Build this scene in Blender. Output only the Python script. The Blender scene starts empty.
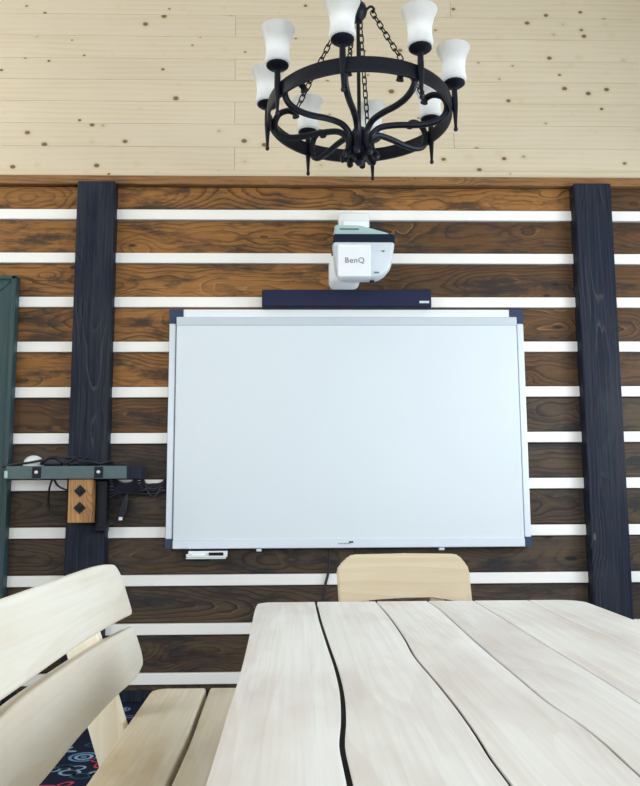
import bpy, bmesh, math, random
from mathutils import Vector, Matrix
random.seed(7)
C = bpy.context.scene.collection
PI = math.pi
def V(*a): return Vector(a)

# ------------------------------------------------------------------ nodes
class NT:
    def __init__(s, name):
        s.m = bpy.data.materials.new(name); s.m.use_nodes = True
        s.t = s.m.node_tree; s.t.nodes.clear()
        s.out = s.n('ShaderNodeOutputMaterial')
    def n(s, typ, **kw):
        nd = s.t.nodes.new(typ)
        for k, v in kw.items():
            if k.startswith('i_'):
                s.set(nd.inputs[k[2:].replace('_', ' ')], v)
            else: setattr(nd, k, v)
        return nd
    def set(s, sock, v):
        if isinstance(v, bpy.types.NodeSocket): s.t.links.new(v, sock)
        else: sock.default_value = v
    def math(s, op, a, b=0.0, c=0.0, clamp=False):
        nd = s.n('ShaderNodeMath', operation=op, use_clamp=clamp)
        s.set(nd.inputs[0], a); s.set(nd.inputs[1], b); s.set(nd.inputs[2], c)
        return nd.outputs[0]
    def vmath(s, op, a, b):
        nd = s.n('ShaderNodeVectorMath', operation=op)
        s.set(nd.inputs[0], a); s.set(nd.inputs[1], b)
        return nd.outputs[0]
    def mix(s, f, a, b, mode='MIX'):
        nd = s.n('ShaderNodeMix', data_type='RGBA', blend_type=mode)
        s.set(nd.inputs[0], f); s.set(nd.inputs[6], a); s.set(nd.inputs[7], b)
        return nd.outputs[2]
    def ss(s, x, a, b, lo=0.0, hi=1.0):
        nd = s.n('ShaderNodeMapRange', interpolation_type='SMOOTHSTEP')
        s.set(nd.inputs[0], x); s.set(nd.inputs[1], a); s.set(nd.inputs[2], b)
        s.set(nd.inputs[3], lo); s.set(nd.inputs[4], hi)
        return nd.outputs[0]
    def noise(s, vec, scale=1.0, detail=3.0, rough=.5):
        nd = s.n('ShaderNodeTexNoise'); s.set(nd.inputs['Vector'], vec)
        nd.inputs['Scale'].default_value = scale; nd.inputs['Detail'].default_value = detail
        nd.inputs['Roughness'].default_value = rough
        return nd.outputs[0]
    def bsdf(s, col, rough=.5, metal=0.0, spec=.5, coat=0.0, coat_rough=.1, bump=None, bstr=.2, bdist=.01):
        b = s.n('ShaderNodeBsdfPrincipled')
        s.set(b.inputs['Base Color'], col); s.set(b.inputs['Roughness'], rough)
        s.set(b.inputs['Metallic'], metal); s.set(b.inputs['Specular IOR Level'], spec)
        s.set(b.inputs['Coat Weight'], coat); s.set(b.inputs['Coat Roughness'], coat_rough)
        if bump is not None:
            bp = s.n('ShaderNodeBump'); bp.inputs['Strength'].default_value = bstr
            bp.inputs['Distance'].default_value = bdist
            s.set(bp.inputs['Height'], bump); s.set(b.inputs['Normal'], bp.outputs[0])
        s.t.links.new(b.outputs[0], s.out.inputs[0])
        return b

def rgb(r, g, b):
    f = lambda c: ((c/255)/12.92 if c/255 <= .04045 else ((c/255+.055)/1.055)**2.4)
    return (f(r), f(g), f(b), 1)

def plain(name, col, rough=.5, metal=0.0, spec=.5, var=.06, scale=30, coat=0.0):
    t = NT(name); tc = t.n('ShaderNodeTexCoord').outputs['Object']
    nz = t.noise(tc, scale, 3)
    c2 = tuple(x*(1-var*2) for x in col[:3]) + (1,)
    t.bsdf(t.mix(nz, col, c2), t.math('MULTIPLY_ADD', nz, .1, rough-.05), metal, spec, coat, bump=nz, bstr=.04, bdist=.003)
    return t.m

def wood(name, base, late, streak, axis, rings=26, ring_w=.6, knot=(1.5, 6.0, .35), knotcol=(.05,.03,.02,1),
         rough=.5, coat=0.0, tone=.25, fine=.25, patch=0.4, bstr=.12, knot_r=.10, warp=.16, spec=.4, light=None, stain=None, halo=None, flat=False, kb=.10, lightamt=.75, gk=1.0, sth=(.52,.70,.75)):
    """axis: 0,1,2 = grain direction in object space"""
    t = NT(name)
    tc = t.n('ShaderNodeTexCoord').outputs['Object']
    oi = t.n('ShaderNodeObjectInfo').outputs['Random']
    at = t.n('ShaderNodeAttribute', attribute_name='rnd').outputs['Fac']
    rn = t.math('ADD', oi, at)
    cb = t.n('ShaderNodeCombineXYZ')
    for i, k in enumerate((37.3, 53.1, 21.7)):
        t.set(cb.inputs[i], t.math('MULTIPLY', rn, k))
    p = t.vmath('ADD', tc, cb.outputs[0])
    sp = t.n('ShaderNodeSeparateXYZ'); t.set(sp.inputs[0], p)
    g = sp.outputs[axis]; others = [sp.outputs[i] for i in range(3) if i != axis]
    cr = t.math('ADD', t.math('MULTIPLY', others[0], 1.0), t.math('MULTIPLY', others[1], .93))
    def vec(sg, sc):
        c = t.n('ShaderNodeCombineXYZ'); t.set(c.inputs[0], t.math('MULTIPLY', g, sg))
        t.set(c.inputs[1], t.math('MULTIPLY', others[0], sc)); t.set(c.inputs[2], t.math('MULTIPLY', others[1], sc))
        return c.outputs[0]
    low = t.noise(vec(.9, 5.0), 1.0, 2.5, .5)
    # knots
    vo = t.n('ShaderNodeTexVoronoi', feature='F1'); t.set(vo.inputs['Vector'], vec(knot[0], knot[1])); vo.inputs['Scale'].default_value = 1.0
    sel = t.n('ShaderNodeSeparateColor'); t.set(sel.inputs[0], vo.outputs['Color'])
    on = t.math('LESS_THAN', sel.outputs[0], knot[2])
    d = t.math('DIVIDE', vo.outputs['Distance'], t.math('MULTIPLY_ADD', sel.outputs[1], .9, .5))
    bump = t.math('MULTIPLY', t.ss(d, 0.0, .55, 1.0, 0.0), on)
    field = t.math('ADD', t.math('MULTIPLY', cr, rings), t.math('MULTIPLY', low, rings*warp))
    if flat:                                             # flat-sawn board: growth cones cut lengthwise give cathedral figures
        so = t.n('ShaderNodeSeparateXYZ'); t.set(so.inputs[0], tc)
        vv = so.outputs[[i for i in range(3) if i != axis][0 if axis == 2 else 1]]
        def n1(k, off):
            c = t.n('ShaderNodeCombineXYZ'); t.set(c.inputs[0], t.math('MULTIPLY', g, k)); c.inputs[1].default_value = off
            t.set(c.inputs[2], t.math('MULTIPLY', rn, 13.7)); return t.noise(c.outputs[0], 1.0, 3, .55)
        v = t.math('ADD', vv, t.math('MULTIPLY_ADD', n1(.8*gk, 3.1), .36, -.18))
        h = t.math('MULTIPLY_ADD', n1(1.5*gk, 9.4), .34, -.10)
        wob = t.math('MULTIPLY', t.noise(vec(2.5*gk, 14), 1.0, 3, .6), .024)
        dd = t.math('SQRT', t.math('ADD', t.math('MULTIPLY', v, v), t.math('MULTIPLY', h, h)))
        field = t.math('MULTIPLY', t.math('ADD', dd, wob), rings)
    field = t.math('ADD', field, t.math('MULTIPLY', bump, rings*kb))
    fr = t.math('FRACT', field)
    ring = t.ss(fr, 1-ring_w, .97)                        # latewood line, sharp on one side
    ring = t.math('MULTIPLY', ring, t.ss(fr, 1.0, .975))
    fn = t.noise(vec(2.2, 130), 1.0, 2, .6)
    f2 = t.noise(vec(5, 60), 1.0, 3, .6)
    pt = t.noise(vec(1.1, 3.5), 1.3, 4, .6)
    col = t.mix(t.math('MULTIPLY', ring, t.ss(pt, .3, .65)), base, late)
    if light is not None:
        lr = t.math('MULTIPLY', t.ss(fr, .0, .03), t.ss(fr, .22, .05))
        lr = t.math('MULTIPLY', lr, t.ss(t.noise(vec(1.7, 6), 1.0, 3, .6), .48, .66))
        col = t.mix(t.math('MULTIPLY', lr, lightamt), col, light)
    col = t.mix(t.math('MULTIPLY', t.ss(pt, .45, .72), patch), col, streak)
    if stain is not None:
        sn = t.noise(vec(2.6, 10), 1.0, 6, .7)
        col = t.mix(t.math('MULTIPLY', t.ss(sn, sth[0], sth[1]), sth[2]), col, stain)
        col = t.mix(t.math('MULTIPLY', t.ss(f2, .5, .75), .5), col, stain)
    if halo is not None:
        col = t.mix(t.math('MULTIPLY', t.ss(d, knot_r*.7, knot_r*2.2, 1.0, 0.0), t.math('MULTIPLY', on, .55)), col, halo)
    col = t.mix(t.math('MULTIPLY', t.ss(fn, .35, .75), fine), col, streak)
    kc = t.math('MULTIPLY', t.ss(d, knot_r*.55, knot_r, 1.0, 0.0), on)
    col = t.mix(t.math('MULTIPLY', kc, .9), col, knotcol)
    # per-piece tone
    wn = t.n('ShaderNodeTexWhiteNoise', noise_dimensions='1D'); t.set(wn.inputs['W'], t.math('MULTIPLY', rn, 91.7))
    tn = t.math('MULTIPLY_ADD', wn.outputs['Value'], tone, 1-tone*.5)
    hs = t.n('ShaderNodeHueSaturation'); t.set(hs.inputs['Value'], tn); t.set(hs.inputs['Color'], col)
    hgt = t.math('SUBTRACT', t.math('MULTIPLY', fn, .5), t.math('MULTIPLY', ring, .5))
    t.bsdf(hs.outputs[0], t.math('MULTIPLY_ADD', fn, .15, rough-.07), 0, spec, coat, .25, hgt, bstr, .004)
    return t.m

M = {}
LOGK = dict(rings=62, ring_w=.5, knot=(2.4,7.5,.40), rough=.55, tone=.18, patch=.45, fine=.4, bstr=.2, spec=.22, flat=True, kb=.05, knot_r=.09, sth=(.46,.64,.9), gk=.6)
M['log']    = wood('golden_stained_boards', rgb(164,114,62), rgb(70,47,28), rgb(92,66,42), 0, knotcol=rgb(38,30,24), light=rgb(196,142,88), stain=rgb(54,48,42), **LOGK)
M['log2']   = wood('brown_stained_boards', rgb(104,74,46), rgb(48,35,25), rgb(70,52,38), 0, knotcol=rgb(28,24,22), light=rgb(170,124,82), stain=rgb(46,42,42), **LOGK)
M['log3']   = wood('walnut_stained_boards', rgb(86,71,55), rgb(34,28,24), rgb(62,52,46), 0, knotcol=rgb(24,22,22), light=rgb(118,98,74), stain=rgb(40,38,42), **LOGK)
M['beam']   = wood('stained_beam', rgb(154,112,70), rgb(84,58,36), rgb(74,60,46), 0, rings=40, knot=(4,9,.4), knotcol=rgb(54,42,30), tone=.1, patch=.8, stain=rgb(60,50,40), spec=.3)
M['post']   = wood('blackened_post_timber', rgb(25,31,49), rgb(12,16,30), rgb(56,60,66), 2, rings=70, ring_w=.6, knot=(2.6,8,.35), knotcol=rgb(96,92,88), rough=.6, tone=.1, patch=.45, fine=.6, knot_r=.05, light=rgb(92,90,84), lightamt=.5, spec=.15, bstr=.3, flat=True, kb=.03, gk=.3)
M['pine']   = wood('whitewashed_pine', rgb(216,203,180), rgb(208,193,165), rgb(209,194,168), 0, rings=34, ring_w=.8, knot=(9,12,.75), knotcol=rgb(104,80,50), rough=.6, tone=.05, patch=.35, fine=.25, bstr=.05, knot_r=.15, warp=.06, halo=rgb(206,186,150), spec=.25, kb=0)
M['table']  = wood('bleached_table_wood', rgb(228,227,223), rgb(219,215,210), rgb(196,183,176), 1, rings=20, ring_w=.9, knot=(2.0,13,.4), knotcol=rgb(196,178,166), rough=.42, tone=.05, patch=.6, fine=.25, bstr=.05, knot_r=.10, warp=.3, halo=rgb(212,200,194))
M['bench']  = wood('pale_bench_wood', rgb(228,224,212), rgb(219,211,195), rgb(209,197,178), 1, rings=16, ring_w=.9, knot=(1.6,5.5,.22), knotcol=rgb(160,112,82), rough=.42, tone=.05, patch=.5, fine=.25, bstr=.05, knot_r=.07, warp=.3, halo=rgb(222,200,166))
M['seat']   = wood('tan_seat_wood', rgb(226,216,194), rgb(216,202,174), rgb(198,176,140), 1, rings=16, ring_w=.9, knot=(1.6,5.5,.22), knotcol=rgb(150,112,82), rough=.42, tone=.05, patch=.9, fine=.25, bstr=.05, knot_r=.07, warp=.3, halo=rgb(206,184,150))
M['benchz'] = wood('pale_support_wood', rgb(250,243,222), rgb(243,232,205), rgb(238,224,196), 2, rings=20, ring_w=.9, knot=(1.1,4.5,.1), rough=.45, tone=.05, patch=.4, fine=.2, bstr=.05)
M['chair']  = wood('pale_chair_wood', rgb(206,191,164), rgb(198,180,150), rgb(190,170,140), 0, rings=26, ring_w=.9, knot=(4,7,.25), knotcol=rgb(192,158,116), rough=.45, tone=.04, patch=.4, fine=.3, bstr=.05, knot_r=.12, warp=.2)
M['block']  = wood('orange_block_wood', rgb(196,146,86), rgb(150,102,56), rgb(110,80,56), 2, rings=40, knot=(3,6,.5), tone=.05, stain=rgb(84,64,50))
M['seam_dark']  = plain('dark_seam_strip', rgb(16,14,16), .7, spec=.1)  # dark strip set into the table gaps just below the top
M['strip']  = plain('white_painted_batten', rgb(250,248,244), .6, var=.01)
M['groove'] = plain('dark_groove', rgb(34,27,24), .8)
M['iron']   = plain('black_wrought_iron', rgb(16,19,32), .45, .2,   .3, .1, 60)
M['white']  = plain('white_plastic', rgb(236,240,243), .35, var=.02)
M['shell']  = plain('shaded_white_shell', rgb(208,216,224), .4, var=.02)  # white body greyed: its shade beside the panel is in the colour
M['alu']    = plain('silver_frame', rgb(214,221,230), .4, .25, .5, .03)
M['grey']   = plain('pale_grey_trim', rgb(200,210,218), .4, .1, .5, .03)
M['navy']   = plain('dark_blue_plastic', rgb(26,48,84), .45)
M['deepnavy'] = plain('deep_navy_plastic', rgb(16,26,46), .5, spec=.2)
M['fabric'] = plain('dark_speaker_cloth', rgb(22,32,70), .8, var=.2, scale=900)
M['black']  = plain('black_plastic', rgb(16,18,30), .5, spec=.25)
M['cable']  = plain('black_cable_rubber', rgb(24,26,40), .5)
M['steel']  = plain('greenish_grey_steel', rgb(74,94,98), .42, .35, .5, .12, 25)
M['door']   = wood('dark_green_door_wood', rgb(46,72,76), rgb(36,54,58), rgb(58,84,86), 2, rings=20, knot=(1,4,.1), tone=.05)
M['ink']    = plain('grey_print', rgb(120,126,132), .6)
M['teal']   = plain('pale_teal_metal', rgb(176,204,204), .4, .1)
M['screen'] = None
t = NT('glossy_whiteboard'); tc = t.n('ShaderNodeTexCoord').outputs['Object']
t.bsdf(t.mix(t.noise(tc, 2, 2), rgb(221,229,235), rgb(218,227,233)), .36, 0, .22); M['screen'] = t.m
# frosted glass
t = NT('frosted_glass'); d = t.n('ShaderNodeBsdfDiffuse'); tr = t.n('ShaderNodeBsdfTranslucent'); gl = t.n('ShaderNodeBsdfGlossy')
nz = t.noise(t.n('ShaderNodeTexCoord').outputs['Object'], 14, 2)
cc = t.mix(nz, rgb(236,236,234), rgb(228,228,228))
t.set(d.inputs[0], cc); t.set(tr.inputs[0], cc); gl.inputs['Roughness'].default_value = .3
m1 = t.n('ShaderNodeMixShader'); m1.inputs[0].default_value = .55
t.t.links.new(d.outputs[0], m1.inputs[1]); t.t.links.new(tr.outputs[0], m1.inputs[2])
m2 = t.n('ShaderNodeMixShader'); m2.inputs[0].default_value = .05
t.t.links.new(m1.outputs[0], m2.inputs[1]); t.t.links.new(gl.outputs[0], m2.inputs[2])
t.t.links.new(m2.outputs[0], t.out.inputs[0]); M['frost'] = t.m
# window glass
t = NT('window_glass'); g = t.n('ShaderNodeBsdfGlass'); g.inputs['Roughness'].default_value = 0; g.inputs['IOR'].default_value = 1.1
t.t.links.new(g.outputs[0], t.out.inputs[0]); M['pane'] = t.m
# carpet
t = NT('navy_carpet'); tc = t.n('ShaderNodeTexCoord').outputs['Object']
nz = t.noise(tc, 260, 3); n2 = t.noise(tc, 5, 2)
t.bsdf(t.mix(nz, rgb(20,24,44), rgb(36,42,64)), .95, 0, .1, bump=nz, bstr=.5, bdist=.004); M['carpet'] = t.m
for nm, c in (('blue', rgb(96,150,190)), ('pale', rgb(150,170,196)), ('red', rgb(196,70,92)), ('teal2', rgb(40,84,96))):
    M['yarn_'+nm] = plain('carpet_yarn_'+nm, c, .95, 0, .1, .15, 300)
M['floorwall'] = M['pine']
M['bulb'] = plain('white_bulb', rgb(250,250,250), .4)
_b = [n for n in M['bulb'].node_tree.nodes if n.type == 'BSDF_PRINCIPLED'][0]
_b.inputs['Emission Color'].default_value = (.86, .94, 1, 1); _b.inputs['Emission Strength'].default_value = 2.2

# ------------------------------------------------------------------ objects
def link(o, parent=None):
    C.objects.link(o)
    if parent is not None: o.parent = parent
    return o
def obj(name, bm, mats, parent=None, smooth=False, loc=None):
    me = bpy.data.meshes.new(name)
    bmesh.ops.recalc_face_normals(bm, faces=bm.faces)
    bm.to_mesh(me); bm.free()
    if not isinstance(mats, (list, tuple)): mats = [mats]
    for m in mats: me.materials.append(m)
    if smooth:
        for p in me.polygons: p.use_smooth = True
        try: me.set_sharp_from_angle(angle=math.radians(38))
        except Exception: pass
    o = bpy.data.objects.new(name, me)
    if loc is not None: o.location = loc
    return link(o, parent)
def tag(o, label, cat, group=None):
    o['label'] = label; o['category'] = cat
    if group: o['group'] = group
    return o
def thing(name, label, cat, loc=(0,0,0), group=None):
    o = bpy.data.objects.new(name, None); o.empty_display_size = .1
    o.location = loc; link(o)
    return tag(o, label, cat, group)
def struct(o):
    o['kind'] = 'structure'; return o

def BM(): return bmesh.new()
def add_box(bm, x0, x1, y0, y1, z0, z1, bev=0.0, seg=2, rnd=None, mat=0, rot=None):
    b = bmesh.new()
    mtx = Matrix.Translation(((x0+x1)/2, (y0+y1)/2, (z0+z1)/2)) @ Matrix.Diagonal((abs(x1-x0), abs(y1-y0), abs(z1-z0), 1))
    bmesh.ops.create_cube(b, size=1, matrix=mtx)
    if bev > 0: bmesh.ops.bevel(b, geom=b.edges[:], offset=bev, segments=seg, affect='EDGES', profile=.5)
    if rot is not None: bmesh.ops.transform(b, matrix=rot, verts=b.verts)
    merge(bm, b, rnd, mat)
def merge(bm, b, rnd=None, mat=0):
    lay = None
    if rnd is not None:
        lay = bm.faces.layers.float.get('rnd') or bm.faces.layers.float.new('rnd')
    vs = [bm.verts.new(v.co) for v in b.verts]
    b.verts.index_update()
    for f in b.faces:
        try: nf = bm.faces.new([vs[v.index] for v in f.verts])
        except ValueError: continue
        nf.material_index = mat
        if lay is not None: nf[lay] = rnd
    b.free()
def add_loft(bm, rings, cap=True, closed=False, mat=0):
    vr = [[bm.verts.new(p) for p in r] for r in rings]
    n = len(vr[0]); k = len(vr)
    for i in range(k if closed else k-1):
        a, b = vr[i], vr[(i+1) % k]
        for j in range(n):
            f = bm.faces.new((a[j], a[(j+1) % n], b[(j+1) % n], b[j])); f.material_index = mat
    if cap and not closed:
        bm.faces.new(vr[0]).material_index = mat; bm.faces.new(vr[-1][::-1]).material_index = mat
def add_tube(bm, pts, r, n=10, closed=False, mat=0, cap=True):
    pts = [Vector(p) for p in pts]; k = len(pts)
    rs = r if isinstance(r, (list, tuple)) else [r]*k
    rings = []; up = None
    for i, p in enumerate(pts):
        if closed: tg = pts[(i+1) % k]-pts[i-1]
        else: tg = pts[min(i+1, k-1)]-pts[max(i-1, 0)]
        tg.normalize()
        if up is None:
            up = Vector((0,0,1)) if abs(tg.z) < .9 else Vector((1,0,0))
        side = tg.cross(up)
        if side.length < 1e-5: side = tg.orthogonal()
        side.normalize(); up = side.cross(tg).normalized()
        rings.append([p + rs[i]*(math.cos(2*PI*j/n)*side + math.sin(2*PI*j/n)*up) for j in range(n)])
    add_loft(bm, rings, cap, closed, mat)
def add_lathe(bm, prof, c, n=20, mat=0, closed=False):
    c = Vector(c)
    rings = [[c+Vector((max(r,.0003)*math.cos(2*PI*j/n), max(r,.0003)*math.sin(2*PI*j/n), z)) for j in range(n)] for r, z in prof]
    add_loft(bm, rings, not closed, closed, mat)
def spline(pts, n=8):
    pts = [Vector(p) for p in pts]; out = []
    P = [2*pts[0]-pts[1]] + pts + [2*pts[-1]-pts[-2]]
    for i in range(1, len(P)-2):
        a, b, c, d = P[i-1:i+3]
        for k in range(n):
            s = k/n
            out.append(.5*((2*b)+(c-a)*s+(2*a-5*b+4*c-d)*s*s+(3*b-a-3*c+d)*s**3))
    out.append(pts[-1]); return out
def lerp_tab(tab, x):                      # smooth curve through the table (cubic Hermite, limited slopes)
    tab = sorted(tab)
    if x <= tab[0][0]: return tab[0][1]
    if x >= tab[-1][0]: return tab[-1][1]
    n = len(tab); sl = [(tab[i+1][1]-tab[i][1])/(tab[i+1][0]-tab[i][0]) for i in range(n-1)]
    m = [sl[0]] + [(sl[i-1]+sl[i])/2 for i in range(1, n-1)] + [sl[-1]]
    for i in range(n-1):
        if x <= tab[i+1][0]:
            h = tab[i+1][0]-tab[i][0]; q = (x-tab[i][0])/h
            return ((2*q**3-3*q*q+1)*tab[i][1] + (q**3-2*q*q+q)*h*m[i] + (-2*q**3+3*q*q)*tab[i+1][1] + (q**3-q*q)*h*m[i+1])
def plank_bm(us, lo, hi, th, mp, r=.006):
    """live-edge plank: u along, v across between lo(u)..hi(u), w = 0..-th ; mp(u,v,w) -> world"""
    bm = BM(); rings = []
    for u in us:
        a, b = lo(u), hi(u); ring = []
        rr = min(r, th*.45, (b-a)*.3)
        for (v0, w0, ang) in ((b-rr, -rr, 0), (a+rr, -rr, 90), (a+rr, -th+rr, 180), (b-rr, -th+rr, 270)):
            for q in range(4):
                an = math.radians(ang+q*30)
                ring.append(mp(u, v0+rr*math.cos(an), w0+rr*math.sin(an)))
        rings.append(ring)
    add_loft(bm, rings)
    return bm
def frange(a, b, n): return [a+(b-a)*i/(n-1) for i in range(n)]
def ends(us, e=.03):      # extra stations close to both ends for rounding
    a, b = us[0], us[-1]
    return sorted(set(us + [a+e*k for k in (.1,.25,.5,.8)] + [b-e*k for k in (.1,.25,.5,.8)]))

# ------------------------------------------------------------------ the setting
XL, XR, YB, YW, ZC = -2.7, 3.0, -2.6, 4.45, 4.45
# floor: dark patterned carpet
bm = BM(); add_box(bm, XL-.1, XR+.1, YB-.1, YW+.2, -.1, 0)
def motif(bm, x, y, s, rot, kind):
    def ringd(r0, r1, mat, cx=0, cy=0, n=20, sq=1.0, a=0, z=.0012):
        rs = []
        ca, sa = math.cos(rot+a), math.sin(rot+a)
        def P(r, k):
            px, py = cx+r*math.cos(k), cy+r*sq*math.sin(k)
            return bm.verts.new((x+s*(px*ca-py*sa), y+s*(px*sa+py*ca), z))
        o = [P(r1, 2*PI*j/n) for j in range(n)]; i = [P(r0, 2*PI*j/n) for j in range(n)]
        for j in range(n):
            f = bm.faces.new((o[j], o[(j+1)%n], i[(j+1)%n], i[j])); f.material_index = mat
    if kind == 0:
        ringd(.78, 1.0, 1); ringd(.40, .62, 2); ringd(.02, .2, 1)
    elif kind == 1:
        for k in range(3): ringd(.62, 1.0, 3, .9, 0, 16, .55, k*2.1)
    elif kind == 2:
        for k in range(6): ringd(.1, 1.0, 2, 1.3, 0, 12, .4, k*PI/3)
        ringd(.02, .35, 4)
    else:
        for k in range(4): ringd(.55, .8, 2 if k % 2 else 4, -1.6+k*1.05, .3*(-1)**k, 14, .8)
motif(bm, -.869, 3.50, .062, 0, 0); motif(bm, -.775, 3.43, .04, .4, 1); motif(bm, -.93, 3.36, .045, .2, 3)
motif(bm, -.99, 3.58, .032, 1.0, 2); motif(bm, -.80, 3.66, .045, .1, 3); motif(bm, -.885, 4.26, .05, .3, 0); motif(bm, -.79, 4.13, .035, 0, 3); motif(bm, -.95, 4.1, .03, 0, 1)
used = [(-.87,3.5),(-.78,3.43),(-.93,3.36),(-.8,3.66),(-.885,4.26),(-.79,4.13),(-.99,3.58)]
for k in range(900):
    x, y = random.uniform(-2.4, 2.6), random.uniform(-.5, 4.3)
    if min((x-a)**2+(y-b)**2 for a, b in used) < .15**2: continue
    used.append((x, y)); motif(bm, x, y, random.uniform(.03, .06), random.uniform(0, 6), random.choice((0,1,2,3)))
struct(obj('floor', bm, [M['carpet'], M['yarn_blue'], M['yarn_pale'], M['yarn_red'], M['yarn_teal2']]))

# log wall behind the board: dark boards with white battens between
bm = BM(); add_box(bm, XL, XR, YW+.005, YW+.12, 0, 2.80)
wall = struct(obj('wall_back', bm, M['groove']))
strips = [1.02+(2.617-.2512*k-1.02)*.9928 for k in range(11)]
SH = .0285
for bi, bay in enumerate(((XL, -1.11), (-1.11, .30), (.30, 1.64), (1.64, XR))):
    top = 2.769
    for row, zc in enumerate(strips + [None]):
        z1 = top - (.0 if top == 2.769 else .004); z0 = (zc+SH+.003) if zc is not None else .0
        if row == 0 and bi == 2:
            top = zc-SH; continue
        if row == 0 and bi == 1: bay_ = (-1.11, 1.64)
        else: bay_ = bay
        bm = BM()
        add_box(bm, -(bay_[1]-bay_[0])/2, (bay_[1]-bay_[0])/2, -.012, .012, -(z1-z0)/2, (z1-z0)/2, .005, 2)
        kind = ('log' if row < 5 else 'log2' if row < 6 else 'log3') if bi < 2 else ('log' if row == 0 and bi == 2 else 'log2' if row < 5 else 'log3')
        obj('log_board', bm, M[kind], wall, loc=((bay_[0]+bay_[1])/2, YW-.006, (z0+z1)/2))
        if zc is not None: top = zc-SH
    for zc in strips:
        bm = BM(); add_box(bm, bay[0], bay[1], YW-.032, YW+.004, zc-SH, zc+SH, .0025, 1)
        obj('batten', bm, M['strip'], wall)
# upper gable wall of whitewashed pine
bm = BM(); r = 0
z = 2.862
ZS = [2.862, 3.009, 3.145, 3.278, 3.409, 3.538, 3.674, 3.808, 3.943, 4.08, 4.215, 4.35, 4.47]
for i in range(len(ZS)-1):
    xs = [XL]
    xs += [-.36, 2.5] if i % 2 == 0 else [-2.0, .89]
    xs += [XR]
    for a, b in zip(xs, xs[1:]):
        add_box(bm, a+.0006, b-.0006, YW-.015, YW+.02, ZS[i]+.0005, ZS[i+1]-.0005, .0012, 1, rnd=random.random()*3)
add_box(bm, XL, XR, YW+.0, YW+.12, 2.80, ZC+.02, rnd=.5)
up = struct(obj('wall_upper', bm, M['pine']))
bm = BM(); add_box(bm, XL, XR, YW-.035, YW+.03, 2.824, 2.864, .003); struct(obj('trim_1', bm, M['pine']))
bm = BM(); add_box(bm, XL, XR, YW-.055, YW+.03, 2.772, 2.823, .004); struct(obj('trim_2', bm, M['beam']))
# posts
for i, (a, b) in enumerate(((-1.212, -1.006), (1.538, 1.746))):
    bm = BM(); add_box(bm, (a-b)/2, (b-a)/2, YW-.10, YW+.01, 0, 2.772, .007, 2)
    struct(obj('trim_%d' % (i+3), bm, M['post'], loc=((a+b)/2, 0, 0)))
bm = BM(); add_box(bm, XL, XR, YW-.04, YW+.0, 0, .055, .004); struct(obj('baseboard_back', bm, M['post']))
# door with mitred casing on the left of the log wall
bm = BM()
ox, iz, cw = -1.528, 2.232, .13
def prism(bm, poly, y0, y1):
    a = [bm.verts.new((x, y0, z)) for x, z in poly]; b = [bm.verts.new((x, y1, z)) for x, z in poly]
    n = len(poly); bm.faces.new(a); bm.faces.new(b[::-1])
    for i in range(n): bm.faces.new((a[i], a[(i+1)%n], b[(i+1)%n], b[i]))
bm = BM(); add_box(bm, ox-cw-.86, ox-cw, YW-.06, YW-.028, .01, iz-cw)
for zz in ((.15, .95), (1.1, 2.0)): add_box(bm, ox-cw-.72, ox-cw-.14, YW-.07, YW-.055, zz[0], zz[1], .01)
door = struct(obj('door_1', bm, M['door']))
for nm, poly in (('casing', [(ox, 0), (ox, iz), (ox-cw, iz-cw), (ox-cw, 0)]),
                 ('casing', [(ox, iz), (ox-cw*2-.86, iz), (ox-cw-.86, iz-cw), (ox-cw, iz-cw)]),
                 ('casing', [(ox-cw*2-.86, iz), (ox-cw*2-.86, 0), (ox-cw-.86, 0), (ox-cw-.86, iz-cw)])):
    bm = BM(); prism(bm, poly, YW-.085, YW-.03); bmesh.ops.bevel(bm, geom=bm.edges[:], offset=.004, segments=1, affect='EDGES')
    obj(nm, bm, M['door'], door)
bm = BM(); add_box(bm, ox-.022, ox+.006, YW-.097, YW-.03, 0, iz+.006, .006); add_box(bm, ox-cw*2-.86, ox+.006, YW-.097, YW-.03, iz-.018, iz+.006, .006)
obj('outer_moulding', bm, M['door'], door)
bm = BM(); add_tube(bm, spline([(ox-cw-.06, YW-.06, 1.02), (ox-cw-.06, YW-.12, 1.02), (ox-cw-.17, YW-.12, 1.02)], 4), .01, 8)
obj('door_handle', bm, M['steel'], door, True)

def wall_with_holes(name, axis, pos, a0, a1, holes, mat, th=.12):
    """vertical wall of horizontal pine boards; holes = list of (a_lo, a_hi, z_lo, z_hi)"""
    bm = BM(); z = 0.0
    while z < ZC:
        z2 = min(z+.135, ZC); segs = [(a0, a1)]
        for h0, h1, hz0, hz1 in holes:
            if z2 > hz0+1e-4 and z < hz1-1e-4:
                segs = [s for q in segs for s in ((q[0], min(q[1], h0)), (max(q[0], h1), q[1])) if s[1]-s[0] > .001]
        for s0, s1 in segs:
            if axis == 'x': add_box(bm, pos, pos+th, s0, s1, z+.001, z2-.001, rnd=random.random()*3)
            else: add_box(bm, s0, s1, pos, pos+th, z+.001, z2-.001, rnd=random.random()*3)
        z = z2
    return struct(obj(name, bm, mat))
Zs = lambda k: .135*k
WR = [(.1, 1.5, Zs(7), Zs(18)), (2.2, 3.5, Zs(7), Zs(18))]
WB = [(-1.85, -.55, Zs(7), Zs(18)), (.9, 2.2, Zs(7), Zs(18))]
WL = [(.2, 1.6, Zs(7), Zs(18)), (2.9, 4.1, Zs(19), Zs(29))]  # second: unseen high window, added to brighten the wall's upper left
wood_y = wood('whitewashed_pine_side', rgb(228,226,219), rgb(222,218,208), rgb(222,217,207), 1, rings=34, ring_w=.8, knot=(7,11,.11), knotcol=rgb(128,98,62), rough=.6, tone=.05, patch=.35, fine=.22, knot_r=.12)
wall_with_holes('wall_right', 'x', XR, YB, YW+.12, WR, wood_y)
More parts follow.
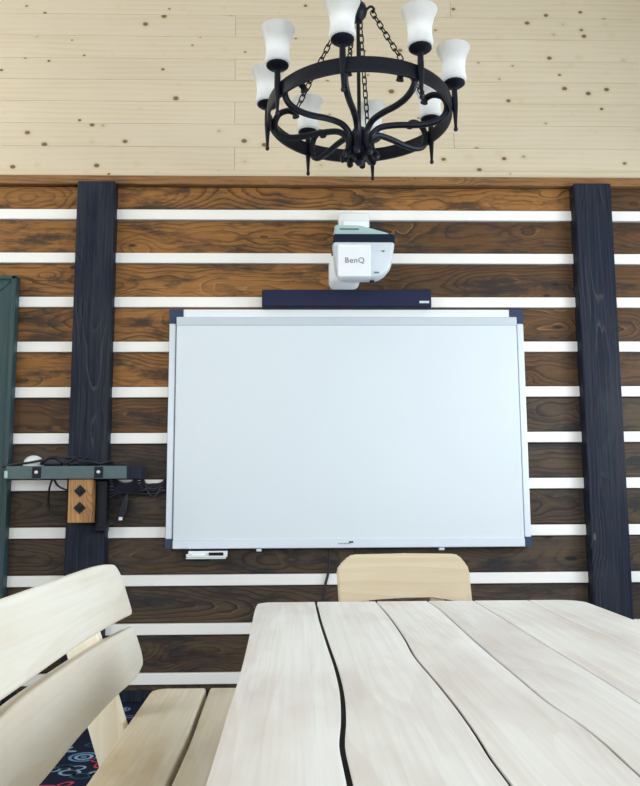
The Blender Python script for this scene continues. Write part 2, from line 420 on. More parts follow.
wall_with_holes('wall_left', 'x', XL-.12, YB, YW+.12, WL, wood_y)
wall_with_holes('wall_front', 'y', YB-.12, XL-.12, XR+.12, WB, M['pine'])
bm = BM()
for k in range(42):
    y = YB+k*.17
    add_box(bm, XL-.1, XR+.1, y+.001, min(y+.169, YW+.12), ZC, ZC+.1, rnd=random.random()*3)
struct(obj('ceiling', bm, wood_y))
def window(n, axis, pos, h, inward):
    a0, a1, z0, z1 = h; bm = BM()
    def bx(b, s0, s1, q0, q1, zz0, zz1, bev=.004):
        if axis == 'x': add_box(b, q0, q1, s0, s1, zz0, zz1, bev)
        else: add_box(b, s0, s1, q0, q1, zz0, zz1, bev)
    p0, p1 = sorted((pos+.01*inward, pos-.09*inward))
    f = .06
    bx(bm, a0, a0+f, p0, p1, z0, z1); bx(bm, a1-f, a1, p0, p1, z0, z1)
    bx(bm, a0+f, a1-f, p0, p1, z0, z0+f); bx(bm, a0+f, a1-f, p0, p1, z1-f, z1)
    mid = (a0+a1)/2; bx(bm, mid-.03, mid+.03, p0, p1, z0+f, z1-f)
    w = struct(obj('window_%d' % n, bm, M['strip']))  # also used for the added high left window
    for s0, s1 in ((a0+f, mid-.03), (mid+.03, a1-f)):
        b = BM(); c = pos-.06*inward
        bx(b, s0, s1, c-.003, c+.003, z0+f, z1-f, 0); obj('pane', b, M['pane'], w)
def area(name, loc, dirv, sx, sy, watts, col):
    l = bpy.data.lights.new(name, 'AREA'); l.shape = 'RECTANGLE'; l.size = sx; l.size_y = sy; l.energy = watts; l.color = col
    o = bpy.data.objects.new(name, l); o.location = loc
    o.rotation_euler = Vector(dirv).to_track_quat('-Z', 'Z').to_euler(); link(o); return o
SKY = (.84, .93, 1.0)
n = 1
for h in WR:
    window(n, 'x', XR, h, -1); n += 1
for h in WB:
    window(n, 'y', YB, h, 1); n += 1
for h in WL:
    window(n, 'x', XL, h, 1); n += 1
PW = dict(WR=(56, 44), WB=(50, 50), WL=(34, 12))
for h, e in zip(WR, PW['WR']): area('daylight', (XR-.02, (h[0]+h[1])/2, (h[2]+h[3])/2), (-1, 0, -.12), h[1]-h[0]-.12, h[3]-h[2]-.12, e, SKY)
for h, e in zip(WB, PW['WB']): area('daylight', ((h[0]+h[1])/2, YB+.02, (h[2]+h[3])/2), (0, 1, 0), h[1]-h[0]-.12, h[3]-h[2]-.12, e, SKY)
for h, e in zip(WL, PW['WL']): area('daylight', (XL+.02, (h[0]+h[1])/2, (h[2]+h[3])/2), (1, 0, 0), h[1]-h[0]-.12, h[3]-h[2]-.12, e, (1.0, .95, .86))  # last one shines from the added high window onto the log wall

# ------------------------------------------------------------------ interactive whiteboard
wb = thing('interactive_whiteboard', 'large white interactive board in a silver frame on the dark log wall', 'whiteboard', (.265, 4.40, .77))
def wpart(name, mat, boxes, bev=.003, parent=wb, smooth=False):
    bm = BM()
    for b in boxes: add_box(bm, *b, bev)
    o = obj(name, bm, mat, parent, smooth)
    o.location = (-parent.location.x, -parent.location.y, -parent.location.z)
    return o
x0, x1, z0, z1 = -.697, 1.229, .776, 2.054
wpart('back_panel', M['alu'], [(x0+.01, x1-.01, 4.395, YW-.03, z0+.01, z1-.01)])
wpart('top_rail', M['white'], [(x0+.074, x1-.074, 4.372, 4.40, 2.004, z1)])
wpart('side_rail', M['alu'], [(x0, x0+.034, 4.372, 4.40, z0+.05, z1-.078)])
wpart('side_rail', M['alu'], [(x1-.034, x1, 4.372, 4.40, z0+.05, z1-.078)])
for sx, ex in ((x0-.001, 1), (x1+.001, -1)):
    for zz, ez in ((z1+.001, -1), (z0-.001, 1)):
        a, b, c = (.075, .078, .040) if ez < 0 else (.062, .051, .040)
        bm = BM(); prism(bm, [(sx, zz), (sx+ex*a, zz), (sx+ex*a, zz+ez*.045), (sx+ex*c, zz+ez*.045), (sx+ex*c, zz+ez*b), (sx, zz+ez*b)], 4.368, 4.41)
        o = obj('corner_cap', bm, M['navy'], wb); o.location = -wb.location
wpart('bezel', M['grey'], [(x0+.040, x1-.040, 4.352, 4.395, 1.962, 2.009), ], .004)
wpart('bottom_rail', M['alu'], [(x0+.040, x1-.040, 4.350, 4.395, z0, z0+.046)], .004)
wpart('screen', M['screen'], [(x0+.042, x1-.042, 4.356, 4.395, z0+.044, 1.964)], .002)
lg = BM()
for k in range(9): add_box(lg, .205+k*.0075, .2095+k*.0075, 4.3488, 4.352, z0+.020, z0+.0265)
o = obj('emblem', lg, M['ink'], wb); o.location = -wb.location
lg = BM(); add_box(lg, .262, .285, 4.3486, 4.352, z0+.026, z0+.035); o = obj('emblem_mark', lg, M['navy'], wb); o.location = -wb.location
wpart('latch', M['alu'], [(-.222, -.195, 4.36, 4.39, z0-.016, z0)]); wpart('latch', M['alu'], [(.735, .765, 4.36, 4.39, z0-.016, z0)])

# pen tray under the board
pt = thing('pen_tray', 'small silver pen tray under the lower left corner of the whiteboard', 'tray', (-.478, 4.36, .735))
def rel(bm, name, mat, parent, smooth=False):
    o = obj(name, bm, mat, parent, smooth); o.location = -parent.location; return o
bm = BM(); add_box(bm, -.575, -.372, 4.27, 4.366, .735, .741, .002); add_box(bm, -.575, -.372, 4.27, 4.276, .730, .746, .002); add_box(bm, -.575, -.569, 4.27, 4.37, .735, .754, .002); add_box(bm, -.575, -.372, 4.36, 4.366, .735, .765, .002)
rel(bm, 'tray', M['white'], pt)
bm = BM(); add_box(bm, -.60, -.56, 4.365, 4.434, .735, .772, .003); rel(bm, 'bracket', M['black'], pt)
bm = BM(); add_tube(bm, [(-.55, 4.322, .7495), (-.48, 4.322, .7495)], .0085, 10)
tag(obj('marker', bm, M['white'], None, True), 'white marker lying in the pen tray', 'marker')
bm = BM(); add_tube(bm, [(-.465, 4.322, .7505), (-.39, 4.326, .7505)], .0095, 10)
tag(obj('marker', bm, M['black'], None, True), 'black marker lying in the pen tray', 'marker')

# soundbar
sb = thing('soundbar', 'long dark blue soundbar standing on top of the whiteboard frame', 'speaker', (.262, 4.38, 2.057))
bm = BM(); add_box(bm, -.197, .722, 4.335, 4.435, 2.057, 2.157, .008, 3); rel(bm, 'cabinet', M['black'], sb)
bm = BM(); add_box(bm, -.192, .717, 4.329, 4.338, 2.062, 2.152, .004, 2); rel(bm, 'grille', M['fabric'], sb)
bm = BM(); add_box(bm, .655, .708, 4.326, 4.330, 2.079, 2.092, .001); rel(bm, 'badge', M['alu'], sb)

# projector and its bracket
pm = thing('projector_mount', 'white wall bracket and arm carrying the projector above the soundbar', 'bracket', (.30, YW-.03, 2.4))
bm = BM(); add_box(bm, .222, .392, 4.34, 4.437, 2.507, 2.594, .012, 3); rel(bm, 'wall_plate', M['white'], pm, True)
bm = BM(); add_box(bm, .226, .36, 4.05, 4.36, 2.385, 2.45, .012, 3); add_box(bm, .24, .375, 4.27, 4.40, 2.44, 2.515, .008); rel(bm, 'arm', M['white'], pm, True)
bm = BM(); prism(bm, [(.180, 2.316), (.452, 2.316), (.452, 2.334), (.31, 2.375), (.180, 2.378)], 3.92, 4.22)
bmesh.ops.bevel(bm, geom=bm.edges[:], offset=.006, segments=2, affect='EDGES'); rel(bm, 'arm_cover', M['teal'], pm)
bm = BM(); add_box(bm, .205, .30, 3.917, 3.93, 2.352, 2.357, .001); rel(bm, 'slot', M['deepnavy'], pm)
pj = thing('projector', 'white short throw projector with a square front panel above the board', 'projector', (.31, 3.95, 2.07))
def rrect(x0, x1, z0, z1, r, n=5):
    rr = r if isinstance(r, (tuple, list)) else (r,)*4       # tr, tl, bl, br
    out = []
    for (cx, cz, a, q) in ((x1-rr[0], z1-rr[0], 0, rr[0]), (x0+rr[1], z1-rr[1], 90, rr[1]), (x0+rr[2], z0+rr[2], 180, rr[2]), (x1-rr[3], z0+rr[3], 270, rr[3])):
        for k in range(n): an = math.radians(a+90*k/(n-1)); out.append((cx+q*math.cos(an), cz+q*math.sin(an)))
    return out
def sect(sc, y, dz=0):
    pr = [(x, z) for x, z in rrect(.165, .472, 2.085, 2.268, (.012, .012, .05, .08))]
    out = []
    for x, z in pr:
        cx, cz = .318, 2.19
        xx = cx+(x-cx)*sc; zz = cz+(z-cz)*sc+dz
        # sides lean in towards the bottom
        kk = (2.268-zz)/.19
        xx += .020*kk if xx < cx else -.030*kk
        out.append((xx, y, zz))
    return out
bm = BM(); add_loft(bm, [sect(.90, 3.845), sect(.955, 3.85), sect(.985, 3.862), sect(1, 3.885), sect(.98, 3.95, .006), sect(.90, 4.03, .022), sect(.8, 4.09, .03)])
rel(bm, 'body', M['shell'], pj, True)
bm = BM(); add_box(bm, .170, .474, 3.862, 4.10, 2.262, 2.314, .012, 3); rel(bm, 'top_vent', M['deepnavy'], pj)
bm = BM(); add_box(bm, .188, .348, 3.812, 3.87, 2.082, 2.245, .008, 3); o = rel(bm, 'front_panel', M['white'], pj)
bm = BM(); add_box(bm, .156, .312, 3.99, 4.14, 2.098, 2.25, .03, 4); rel(bm, 'rear_cover', M['white'], pj, True)
bm = BM(); add_box(bm, .404, .418, 3.840, 3.85, 2.215, 2.222, .001); rel(bm, 'sensor_mark', M['ink'], pj)
bm = BM(); add_box(bm, .366, .390, 3.838, 3.86, 2.108, 2.115, .001); rel(bm, 'sensor_mark', M['ink'], pj)
bm = BM(); add_tube(bm, [(.36, 3.90, 2.095), (.36, 3.90, 2.072)], .012, 10); rel(bm, 'foot_screw', M['black'], pj)
def text_mesh(s, size, name, mat, parent, at):
    cu = bpy.data.curves.new('txt', 'FONT'); cu.body = s; cu.size = size; cu.extrude = .0008; cu.align_x = 'CENTER'; cu.align_y = 'CENTER'; cu.space_character = 1.1
    to = bpy.data.objects.new('txt', cu); C.objects.link(to)
    bpy.context.view_layer.update()
    me = bpy.data.meshes.new_from_object(to.evaluated_get(bpy.context.evaluated_depsgraph_get()))
    bpy.data.objects.remove(to); me.materials.clear(); me.materials.append(mat)
    me.transform(Matrix.Translation(at) @ Matrix.Rotation(PI/2, 4, 'X'))
    o = bpy.data.objects.new(name, me); link(o, parent); o.location = -parent.location; return o
text_mesh('BenQ', .038, 'logo', M['ink'], pj, (.270, 3.811, 2.162))

# ------------------------------------------------------------------ steel shelf with cables at the left post
sh = thing('wall_shelf', 'grey steel shelf bar on a bolted wooden block at the left post', 'shelf', (-1.11, YW-.1, .916))
bm = BM(); add_box(bm, -1.478, -.87, 4.195, 4.203, 1.137, 1.203, .002); add_box(bm, -1.478, -.87, 4.203, 4.34, 1.197, 1.203, .001); add_box(bm, -1.478, -.87, 4.203, 4.235, 1.137, 1.142, .001)
rel(bm, 'steel_channel', M['steel'], sh)
bm = BM(); add_box(bm, -.872, -.80, 4.20, 4.34, 1.135, 1.20, .004); rel(bm, 'end_block', M['post'], sh)
bm = BM(); add_box(bm, -1.484, -1.466, 4.188, 4.205, 1.140, 1.180, .006); rel(bm, 'end_cap', M['teal'], sh)
for bx in (-1.322, -1.011):
    bm = BM(); add_box(bm, bx-.022, bx+.022, 4.190, 4.196, 1.142, 1.198, .002); o = rel(bm, 'bolt_plate', M['black'], sh)
    b2 = BM(); add_lathe(b2, [(.0, 0), (.009, 0), (.009, .006), (.005, .01), (0, .01)], (0, 0, 0), 12)
    bmesh.ops.transform(b2, matrix=Matrix.Translation((bx, 4.190, 1.171)) @ Matrix.Rotation(PI/2, 4, 'X'), verts=b2.verts); obj('bolt', b2, M['alu'], o)
bm = BM(); add_box(bm, -1.163, -1.043, 4.205, YW-.10, .917, 1.135, .004); blk = rel(bm, 'support_block', M['block'], sh)
for bz in (1.077, .992):
    bm = BM(); s = .030
    prism(bm, [(-1.103, bz+s), (-1.103+s, bz), (-1.103, bz-s), (-1.103-s, bz)], 4.198, 4.205)
    w = obj('diamond_washer', bm, M['black'], blk)
    bm = BM(); add_tube(bm, [(-1.103, 4.199, bz), (-1.103, 4.188, bz)], .012, 6); add_tube(bm, [(-1.103, 4.188, bz), (-1.103, 4.183, bz)], .006, 8); bm2 = bm
    # bolt head kept in the washer piece
    tmp = bmesh.new(); tmp.from_mesh(w.data); merge(tmp, bm2); tmp.to_mesh(w.data); tmp.free()
ps = BM(); add_box(ps, -1.042, -.985, 4.27, 4.351, .868, 1.133, .008, 2); add_box(ps, -1.03, -.995, 4.265, 4.272, .89, 1.11, .003)
tag(obj('power_strip', ps, M['black']), 'upright black power strip on the post beside the wooden block', 'power strip')
dm = BM(); add_lathe(dm, [(.0, 0), (.052, 0), (.053, .012), (.047, .034), (.032, .050), (.012, .058), (0, .058)], (-1.372, 4.30, 1.2035), 24)
tag(obj('plastic_dome', dm, M['white'], None, True), 'white plastic dome on the steel shelf behind the black cables', 'dome')
bm = BM()
random.seed(3)
for k in range(7):
    cx = -1.24+.035*k; pts = []
    for j in range(9):
        a = j*.9+k
        pts.append((cx+.06*math.cos(a)+.01*j-.04, 4.220+.018*math.sin(a*1.3), 1.212+.019*(1+math.sin(a*1.7+k))*(1.0 if k < 4 else .35)))
    add_tube(bm, spline(pts, 5), .006, 6)
add_tube(bm, spline([(-1.50, 4.215, 1.200), (-1.44, 4.215, 1.212), (-1.36, 4.215, 1.222), (-1.28, 4.22, 1.235), (-1.2, 4.22, 1.222), (-1.0, 4.23, 1.214), (-.88, 4.24, 1.209)], 6), .0065, 6)
add_box(bm, -1.30, -1.20, 4.205, 4.243, 1.204, 1.246, .012, 3)
tag(obj('cable_heap', bm, M['cable'], None, True), 'black cables and adapter heaped on top of the steel shelf', 'cables')
bm = BM(); add_tube(bm, [(-1.175, 4.23, 1.212), (-1.01, 4.23, 1.212)], .008, 10)
tag(obj('black_tube', bm, M['black'], None, True), 'thin black rod lying on the steel shelf right of the cables', 'rod')
bm = BM(); add_tube(bm, spline([(-1.275, 4.30, 1.137), (-1.297, 4.33, 1.08), (-1.305, 4.36, 1.00), (-1.290, 4.36, .955), (-1.24, 4.36, .942), (-1.19, 4.35, .945), (-1.165, 4.33, .955), (-1.170, 4.31, 1.02), (-1.185, 4.30, 1.06), (-1.16, 4.30, 1.09)], 8), .0055, 8)
tag(obj('cable', bm, M['cable'], None, True), 'black cable hanging in a loop under the left end of the shelf', 'cable')
bm = BM(); add_tube(bm, spline([(-1.265, 4.30, 1.137), (-1.245, 4.31, 1.105), (-1.205, 4.31, 1.085), (-1.15, 4.32, 1.078)], 8), .0055, 8)
tag(obj('cable', bm, M['cable'], None, True), 'short black cable running from the shelf behind the wooden block', 'cable')
bm = BM(); random.seed(5)
for k in range(8):
    dz = (k-3.5)*.008
    add_tube(bm, spline([(-.985, 4.32, 1.105+dz*2.2), (-.94, 4.36, 1.095+dz), (-.885, 4.37, 1.092+dz), (-.83, 4.37, 1.107+dz*1.6), (-.77, 4.38, 1.112+dz*(3-k)*.6), (-.702, 4.410, 1.118+dz*1.4)], 7), .006, 7)
for lz in (1.04, 1.00, .96):
    add_tube(bm, spline([(-.982, 4.33, lz+.03), (-.95, 4.37, lz+.05), (-.915, 4.38, lz+.07), (-.885, 4.38, 1.09)], 7), .003, 6)
for k in range(3):
    add_tube(bm, spline([(-.84, 4.372, 1.11), (-.892, 4.375, 1.075), (-.905-.008*k, 4.378, 1.02), (-.915-.012*k, 4.375, .965), (-.945-.006*k, 4.36, .925), (-.99, 4.33, .905+.008*k)], 7), .006, 7)
tag(obj('cable_bundle', bm, M['cable'], None, True), 'bundle of black cables running from the post to the whiteboard', 'cables')
bm = BM(); add_box(bm, -.94, -.922, 4.355, 4.372, .925, .943, .003); tag(obj('cable_plug', bm, M['white']), 'tiny white plug at the lower end of the cable bundle', 'plug')
bm = BM(); add_tube(bm, spline([(.166, 4.41, .771), (.164, 4.405, .74), (.158, 4.405, .66), (.138, 4.405, .58), (.126, 4.405, .49), (.13, 4.405, .3), (.15, 4.40, .15), (.2, 4.38, .065)], 8), .007, 8)
tag(obj('cable', bm, M['cable'], None, True), 'black cable hanging down the wall from under the whiteboard', 'cable')

# ------------------------------------------------------------------ dining table
tb = thing('plank_table', 'pale wooden table of six wide planks with wavy dark gaps', 'table', (.33, 1.25, 0))
Y0, Y1 = .22, 2.27
seams = [
 [(Y0,-.090),(.84,-.090),(1.09,-.092),(1.38,-.094),(1.77,-.102),(2.15,-.111),(Y1,-.110)],
 [(Y0,.045),(.838,.049),(.895,.0482),(.962,.048),(1.061,.055),(1.211,.061),(1.376,.061),(1.594,.056),(1.93,.049),(Y1,.046)],
 [(Y0,.200),(.831,.203),(.912,.203),(.988,.206),(1.111,.208),(1.249,.207),(1.49,.203),(1.664,.209),(2.0,.213),(Y1,.209)],
 [(Y0,.335),(.848,.337),(.951,.342),(1.04,.342),(1.138,.336),(1.302,.337),(1.522,.339),(1.82,.346),(2.093,.352),(Y1,.349)],
 [(Y0,.452),(1.132,.456),(1.215,.459),(1.467,.463),(1.668,.466),(1.935,.470),(Y1,.474)],
 [(Y0,.605),(1.511,.613),(1.687,.611),(1.926,.612),(Y1,.623)],
 [(Y0,.750),(1.85,.757),(2.14,.763),(Y1,.765)]]
gaps = [0, .0066, .0042, .0040, .0036, .0030, 0]
TH = .05
rad = .05
def corner(u, r, y1=Y1):
    d = y1-u
    return 0 if d >= r else r-math.sqrt(max(0, r*r-(r-d)**2))
def mp_tab(u, v, w): return Vector((v, u, .75+w))
us = frange(Y0, Y1, 70); us = sorted(set(us + [Y1-q for q in (.002,.006,.012,.02,.03,.04,.05,.06,.075,.09,.1)]))
for i in range(6):
    def lo(u, i=i): return lerp_tab(seams[i], u)+gaps[i]/2 + (corner(u, .04) if i == 0 else 0)
    def hi(u, i=i): return lerp_tab(seams[i+1], u)-gaps[i+1]/2 - (corner(u, .065) if i == 5 else 0)
    b = plank_bm(us, lo, hi, TH, mp_tab, .0022)
    rel(b, 'plank', M['table'], tb, True)
for i in range(1, 6):
    bm = BM(); g = gaps[i]/2+.0015
    add_loft(bm, [[Vector((lerp_tab(seams[i], u)+sx*g, u, z)) for sx, z in ((-1,.72),(1,.72),(1,.7455),(-1,.7455))] for u in us[:-9]])
    rel(bm, 'seam_strip', M['seam_dark'], tb)
for y in (.55, 1.25, 1.95):
    bm = BM(); add_box(bm, -.06, .72, y-.04, y+.04, .655, .6995, .004); rel(bm, 'batten', M['bench'], tb)
for y in (.55, 1.95):
    for x in (.05, .61):
        bm = BM(); add_box(bm, x-.045, x+.045, y-.035, y+.035, 0, .656, .006); rel(bm, 'leg', M['benchz'], tb)
bm = BM(); add_box(bm, .30, .36, .5, 2.0, .25, .34, .005); add_box(bm, .05, .61, .525, .575, .25, .34, .004); add_box(bm, .05, .61, 1.925, 1.975, .25, .34, .004)
rel(bm, 'stretcher', M['bench'], tb)

# ------------------------------------------------------------------ bench with leaning plank back
bn = thing('wooden_bench', 'pale wooden bench with two leaning back planks beside the table', 'bench', (-.3, 1.4, 0))
BX, BK = -.45, .33                        # plank front plane: x = BX - BK*(z-.548)
nrm = Vector((1, 0, BK)).normalized()
def mp_back(u, v, w):
    return Vector((BX-BK*(v-.548), u, v)) + nrm*w
def rnd_edge(tab): return lambda u: lerp_tab(tab, u)
us = sorted(set(frange(.1, 2.535, 60) + [2.535-q for q in (.001,.003,.006,.012,.02,.03,.045,.06)]))
ue = 2.535
lo = lambda u: lerp_tab([(.1,.69),(1.43,.691),(1.95,.697),(2.3,.694),(2.6,.686)], u) + corner(u, .012, ue)
hi = lambda u: lerp_tab([(.1,.842),(1.2,.846),(1.6,.845),(1.9,.847),(2.3,.849),(2.45,.842),(2.6,.826)], u) - corner(u, .05, ue)
rel(plank_bm(us, lo, hi, .042, mp_back, .007), 'back_plank', M['bench'], bn, True)
us2 = sorted(set(frange(.1, 2.50, 60) + [2.50-q for q in (.001,.003,.006,.012,.02,.03,.045,.06)])); ue2 = 2.50
lo2 = lambda u: lerp_tab([(.1,.532),(1.53,.535),(1.78,.542),(2.1,.544),(2.4,.540),(2.5,.552)], u) + corner(u, .03, ue2)
hi2 = lambda u: lerp_tab([(.1,.665),(1.42,.669),(1.52,.675),(1.64,.677),(2.1,.673),(2.5,.660)], u) - corner(u, .012, ue2)
rel(plank_bm(us2, lo2, hi2, .046, mp_back, .009), 'back_plank', M['bench'], bn, True)
# seat planks
def mp_seat(u, v, w): return Vector((v, u, .45+w))
us3 = sorted(set(frange(.1, 2.635, 50) + [2.635-q for q in (.001,.003,.006,.012,.02,.03,.045,.06)])); ue3 = 2.635
gapc = [(.1,-.262),(1.0,-.266),(1.78,-.267),(2.1,-.268),(2.35,-.275),(2.61,-.281)]
b = plank_bm(us3, lambda u: lerp_tab([(.1,-.43),(1.79,-.436),(2.2,-.444),(2.64,-.452)], u)+corner(u, .04, ue3), lambda u: lerp_tab(gapc, u)-.006, .05, mp_seat, .008); rel(b, 'seat_plank', M['seat'], bn, True)
b = plank_bm(us3, lambda u: lerp_tab(gapc, u)+.006, lambda u: lerp_tab([(.1,-.06),(1.4,-.07),(2.64,-.075)], u)-corner(u, .04, ue3), .05, mp_seat, .008); rel(b, 'seat_plank', M['seat'], bn, True)
for y in (.5, 1.4, 2.27):
    # leaning back support behind the planks
    bm = BM(); poly = []
    def bx(z, off): return BX-BK*(z-.548) - off
    a = [(bx(.30, .049), .30), (bx(.78, .049), .78), (bx(.78, .085), .78), (bx(.70, .145), .70), (bx(.30, .145), .30)]
    prism(bm, a, y, y+.045); bmesh.ops.bevel(bm, geom=bm.edges[:], offset=.003, segments=1, affect='EDGES')
    rel(bm, 'back_support', M['benchz'], bn)
for y in (.5, 2.27):
    bm = BM(); prism(bm, [(-.52, 0), (-.44, 0), (-.40, .33), (-.12, .33), (-.11, 0), (-.06, 0), (-.09, .40), (-.43, .40)], y-.047, y-.002); rel(bm, 'leg_frame', M['benchz'], bn)
bm = BM(); add_box(bm, -.29, -.24, .5, 2.27, .28, .36, .004); rel(bm, 'stretcher', M['bench'], bn)

# ------------------------------------------------------------------ chair behind the table
ch = thing('wooden_chair', 'pale wooden chair with chamfered backrest at the far table end', 'chair', (.333, 2.5, 0))
bm = BM()
poly = [(.126, .695), (.120, .803), (.128, .818), (.158, .846), (.172, .8505), (.335, .853), (.497, .8505), (.511, .846), (.534, .818), (.5415, .803), (.547, .698), (.50, .710), (.42, .716), (.33, .715), (.25, .711), (.17, .703)]
prism(bm, poly, -.014, .014); bmesh.ops.bevel(bm, geom=bm.edges[:], offset=.006, segments=3, affect='EDGES')
bmesh.ops.transform(bm, matrix=Matrix.Translation((0, 2.65, .71)) @ Matrix.Rotation(math.radians(-8), 4, 'X') @ Matrix.Translation((0, 0, -.71)), verts=bm.verts)
rel(bm, 'backrest', M['chair'], ch)
bm = BM(); add_box(bm, .135, .535, 2.22, 2.63, .43, .465, .008, 3); rel(bm, 'seat', M['chair'], ch)
for x in (.20, .44):
    bm = BM(); prism(bm, [(x-.02, 0), (x+.02, 0), (x+.022, .33), (x-.022, .33)], -.012, .012)
    bmesh.ops.transform(bm, matrix=Matrix.Translation((0, 2.632, .44)) @ Matrix.Rotation(math.radians(-8), 4, 'X'), verts=bm.verts); rel(bm, 'back_strut', M['chair'], ch)
for x, y, dx, dy in ((.18, 2.27, -.04, -.03), (.49, 2.27, .04, -.03), (.18, 2.58, -.04, .06), (.49, 2.58, .04, .06)):
    bm = BM(); add_tube(bm, [(x+dx, y+dy, 0), (x+dx*.5, y+dy*.5, .22), (x, y, .432)], [.014, .018, .021], 8); rel(bm, 'leg', M['benchz'], ch)

# ------------------------------------------------------------------ chandelier
CX, CY, CZ, R = .236, 3.0, 2.498, .350
cd = thing('chandelier', 'black wrought iron ring chandelier with eight white glass shades', 'chandelier', (CX, CY, CZ))
# local coordinates below: origin = ring centre
bm = BM(); prof = [(R-.005, -.028), (R+.004, -.028), (R+.006, -.02), (R+.006, .02), (R+.004, .028), (R-.005, .028)]
nseg = 96
rings = [[Vector((r*math.cos(2*PI*k/nseg), r*math.sin(2*PI*k/nseg), z)) for r, z in prof] for k in range(nseg)]
TILT = Matrix.Rotation(math.radians(-2.2), 4, 'X')
add_loft(bm, rings, False, True); bmesh.ops.transform(bm, matrix=TILT, verts=bm.verts); obj('iron_ring', bm, M['iron'], cd, True)
bm = BM(); add_lathe(bm, [(0,-.205), (.012,-.203), (.020,-.190), (.012,-.178), (.030,-.172), (.046,-.160), (.046,-.145), (.030,-.135), (.024,-.10), (.030,-.07), (.022,-.055), (.008,-.05), (0, -.05)], (0,0,0), 20)
obj('hub', bm, M['iron'], cd, True)
bm = BM(); add_tube(bm, [(0,0,-.06), (0,0,.43)], .0075, 10); obj('rod', bm, M['iron'], cd, True)
TZ = .41
bm = BM(); add_lathe(bm, [(0,-.025), (.015,-.022), (.032,0), (.038,.022), (.030,.045), (.016,.06), (.012,.075), (0,.078)], (0,0,TZ), 20)
obj('top_hub', bm, M['iron'], cd, True)
def link_bm(bm, c, d, side, L=.036, W=.0095, r=.0027):
    pts = []
    for k in range(14):
        a = 2*PI*k/14
        pts.append(c + d*(math.cos(a)*W*.9 + (L/2-W if math.cos(a) > 0 else -(L/2-W))) + side*(math.sin(a)*W))
    add_tube(bm, pts, r, 6, True)
def chain(a, b, name):
    a, b = Vector(a), Vector(b); d = (b-a); Lg = d.length; d.normalize()
    s1 = d.orthogonal().normalized(); s2 = d.cross(s1)
    nl = max(2, round(Lg/.027)); bm = BM()
    for k in range(nl):
        link_bm(bm, a+d*(Lg*(k+.5)/nl), d, s1 if k % 2 else s2, Lg/nl*1.32)
    return obj(name, bm, M['iron'], cd, True)
A0 = -13
chain_at = {0, 2, 4, 6}
bmh = BM()
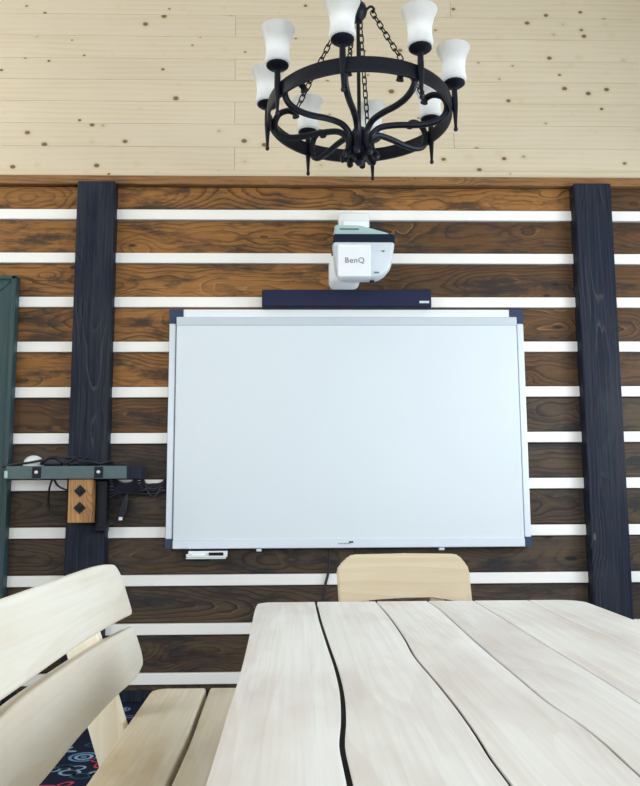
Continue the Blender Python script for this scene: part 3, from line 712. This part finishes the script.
for k in range(8):
    th = math.radians(A0+45*k)
    er = Vector((math.sin(th), -math.cos(th), 0)); ez = Vector((0,0,1))
    def P(r, z): return er*r + ez*z
    # scroll arm
    path = spline([P(.060,-.185), P(.066,-.172), P(.052,-.155), P(.042,-.12), P(.050,-.085), P(.085,-.060), P(.15,-.058), P(.225,-.066), P(.285,-.062), P(.324,-.040), P(.336,.000), P(.320,.038), P(.284,.050), P(.256,.038), P(.250,.020)], 6)
    n_ = len(path); rr = [.0122]*n_
    rr[0] = .008; rr[-1] = .0150; rr[-2] = .0142; rr[-3] = .013
    bm = BM(); add_tube(bm, path, rr, 9); bmesh.ops.transform(bm, matrix=TILT, verts=bm.verts); obj('arm', bm, M['iron'], cd, True)
    # candle post outside the ring
    c = P(R+.016, 0)
    bm = BM(); add_lathe(bm, [(0,-.108), (.006,-.106), (.0085,-.099), (.006,-.092), (.0055,-.088), (.0095,-.03), (.0115,.0), (.0115,.03), (.0105,.068), (.016,.072), (.030,.075), (.041,.084), (.041,.089), (.030,.089), (0,.089)], c, 16)
    add_tube(bm, [P(R-.01, 0), P(R+.016, 0)], .008, 8); bmesh.ops.transform(bm, matrix=TILT, verts=bm.verts)
    hold = obj('candle_holder', bm, M['iron'], cd, True)
    bm = BM()
    outer = [(.034,.090), (.0455,.094), (.0475,.106), (.0435,.128), (.0425,.150), (.0462,.178), (.0535,.204), (.062,.224), (.0645,.231)]
    inner = [(r-.004, z) for r, z in reversed(outer[1:])]
    add_lathe(bm, outer+inner+[(.030,.096)], c, 28, closed=False); bmesh.ops.transform(bm, matrix=TILT, verts=bm.verts)
    obj('glass_shade', bm, M['frost'], hold, True)
    bm = BM(); add_lathe(bm, [(0,.0895), (.014,.0895), (.014,.11), (.023,.13), (.027,.15), (.022,.17), (.010,.18), (0,.182)], c, 16); bmesh.ops.transform(bm, matrix=TILT, verts=bm.verts)
    obj('bulb', bm, M['bulb'], hold, True)
    if k in chain_at:
        top = er*.055 + ez*(TZ+.012)
        bmh = BM(); add_tube(bmh, spline([er*.03+ez*(TZ+.02), er*.05+ez*(TZ+.034), er*.064+ez*(TZ+.022), er*.058+ez*(TZ+.006)], 5), .005, 7)
        obj('chain_hook', bmh, M['iron'], cd, True)
        chain(top, TILT @ P(.258, .034), 'chain')
chain((0,0,TZ+.07), (0,0,ZC-CZ-.05), 'hanging_chain')
bm = BM(); add_lathe(bm, [(0,-.06), (.02,-.058), (.03,-.04), (.062,-.02), (.065,-.001), (0,-.001)], (0,0,ZC-CZ), 20); obj('ceiling_rose', bm, M['iron'], cd, True)

# ------------------------------------------------------------------ camera, world, view
f, pi_, ya, ro = 820.92, .13082, .02636, -.00531
fw = Vector((math.sin(ya)*math.cos(pi_), math.cos(ya)*math.cos(pi_), math.sin(pi_)))
r_ = Vector((math.cos(ya), -math.sin(ya), 0)); u_ = r_.cross(fw)
r2 = math.cos(ro)*r_ + math.sin(ro)*u_; u2 = -math.sin(ro)*r_ + math.cos(ro)*u_
cam = bpy.data.cameras.new('camera'); co = bpy.data.objects.new('camera', cam); link(co)
co.matrix_world = Matrix(((r2.x, u2.x, -fw.x, 0), (r2.y, u2.y, -fw.y, 0), (r2.z, u2.z, -fw.z, 1.02), (0,0,0,1)))
cam.sensor_fit = 'VERTICAL'; cam.sensor_height = 36; cam.lens = 36*f/786; cam.clip_start = .02
bpy.context.scene.camera = co
w = bpy.data.worlds.new('sky'); bpy.context.scene.world = w; w.use_nodes = True
bg = w.node_tree.nodes['Background']; bg.inputs[0].default_value = (.75, .86, 1, 1); bg.inputs[1].default_value = 1.0
vs = bpy.context.scene.view_settings
vs.view_transform = 'Standard'; vs.look = 'None'; vs.gamma = 1; vs.exposure = 0.25
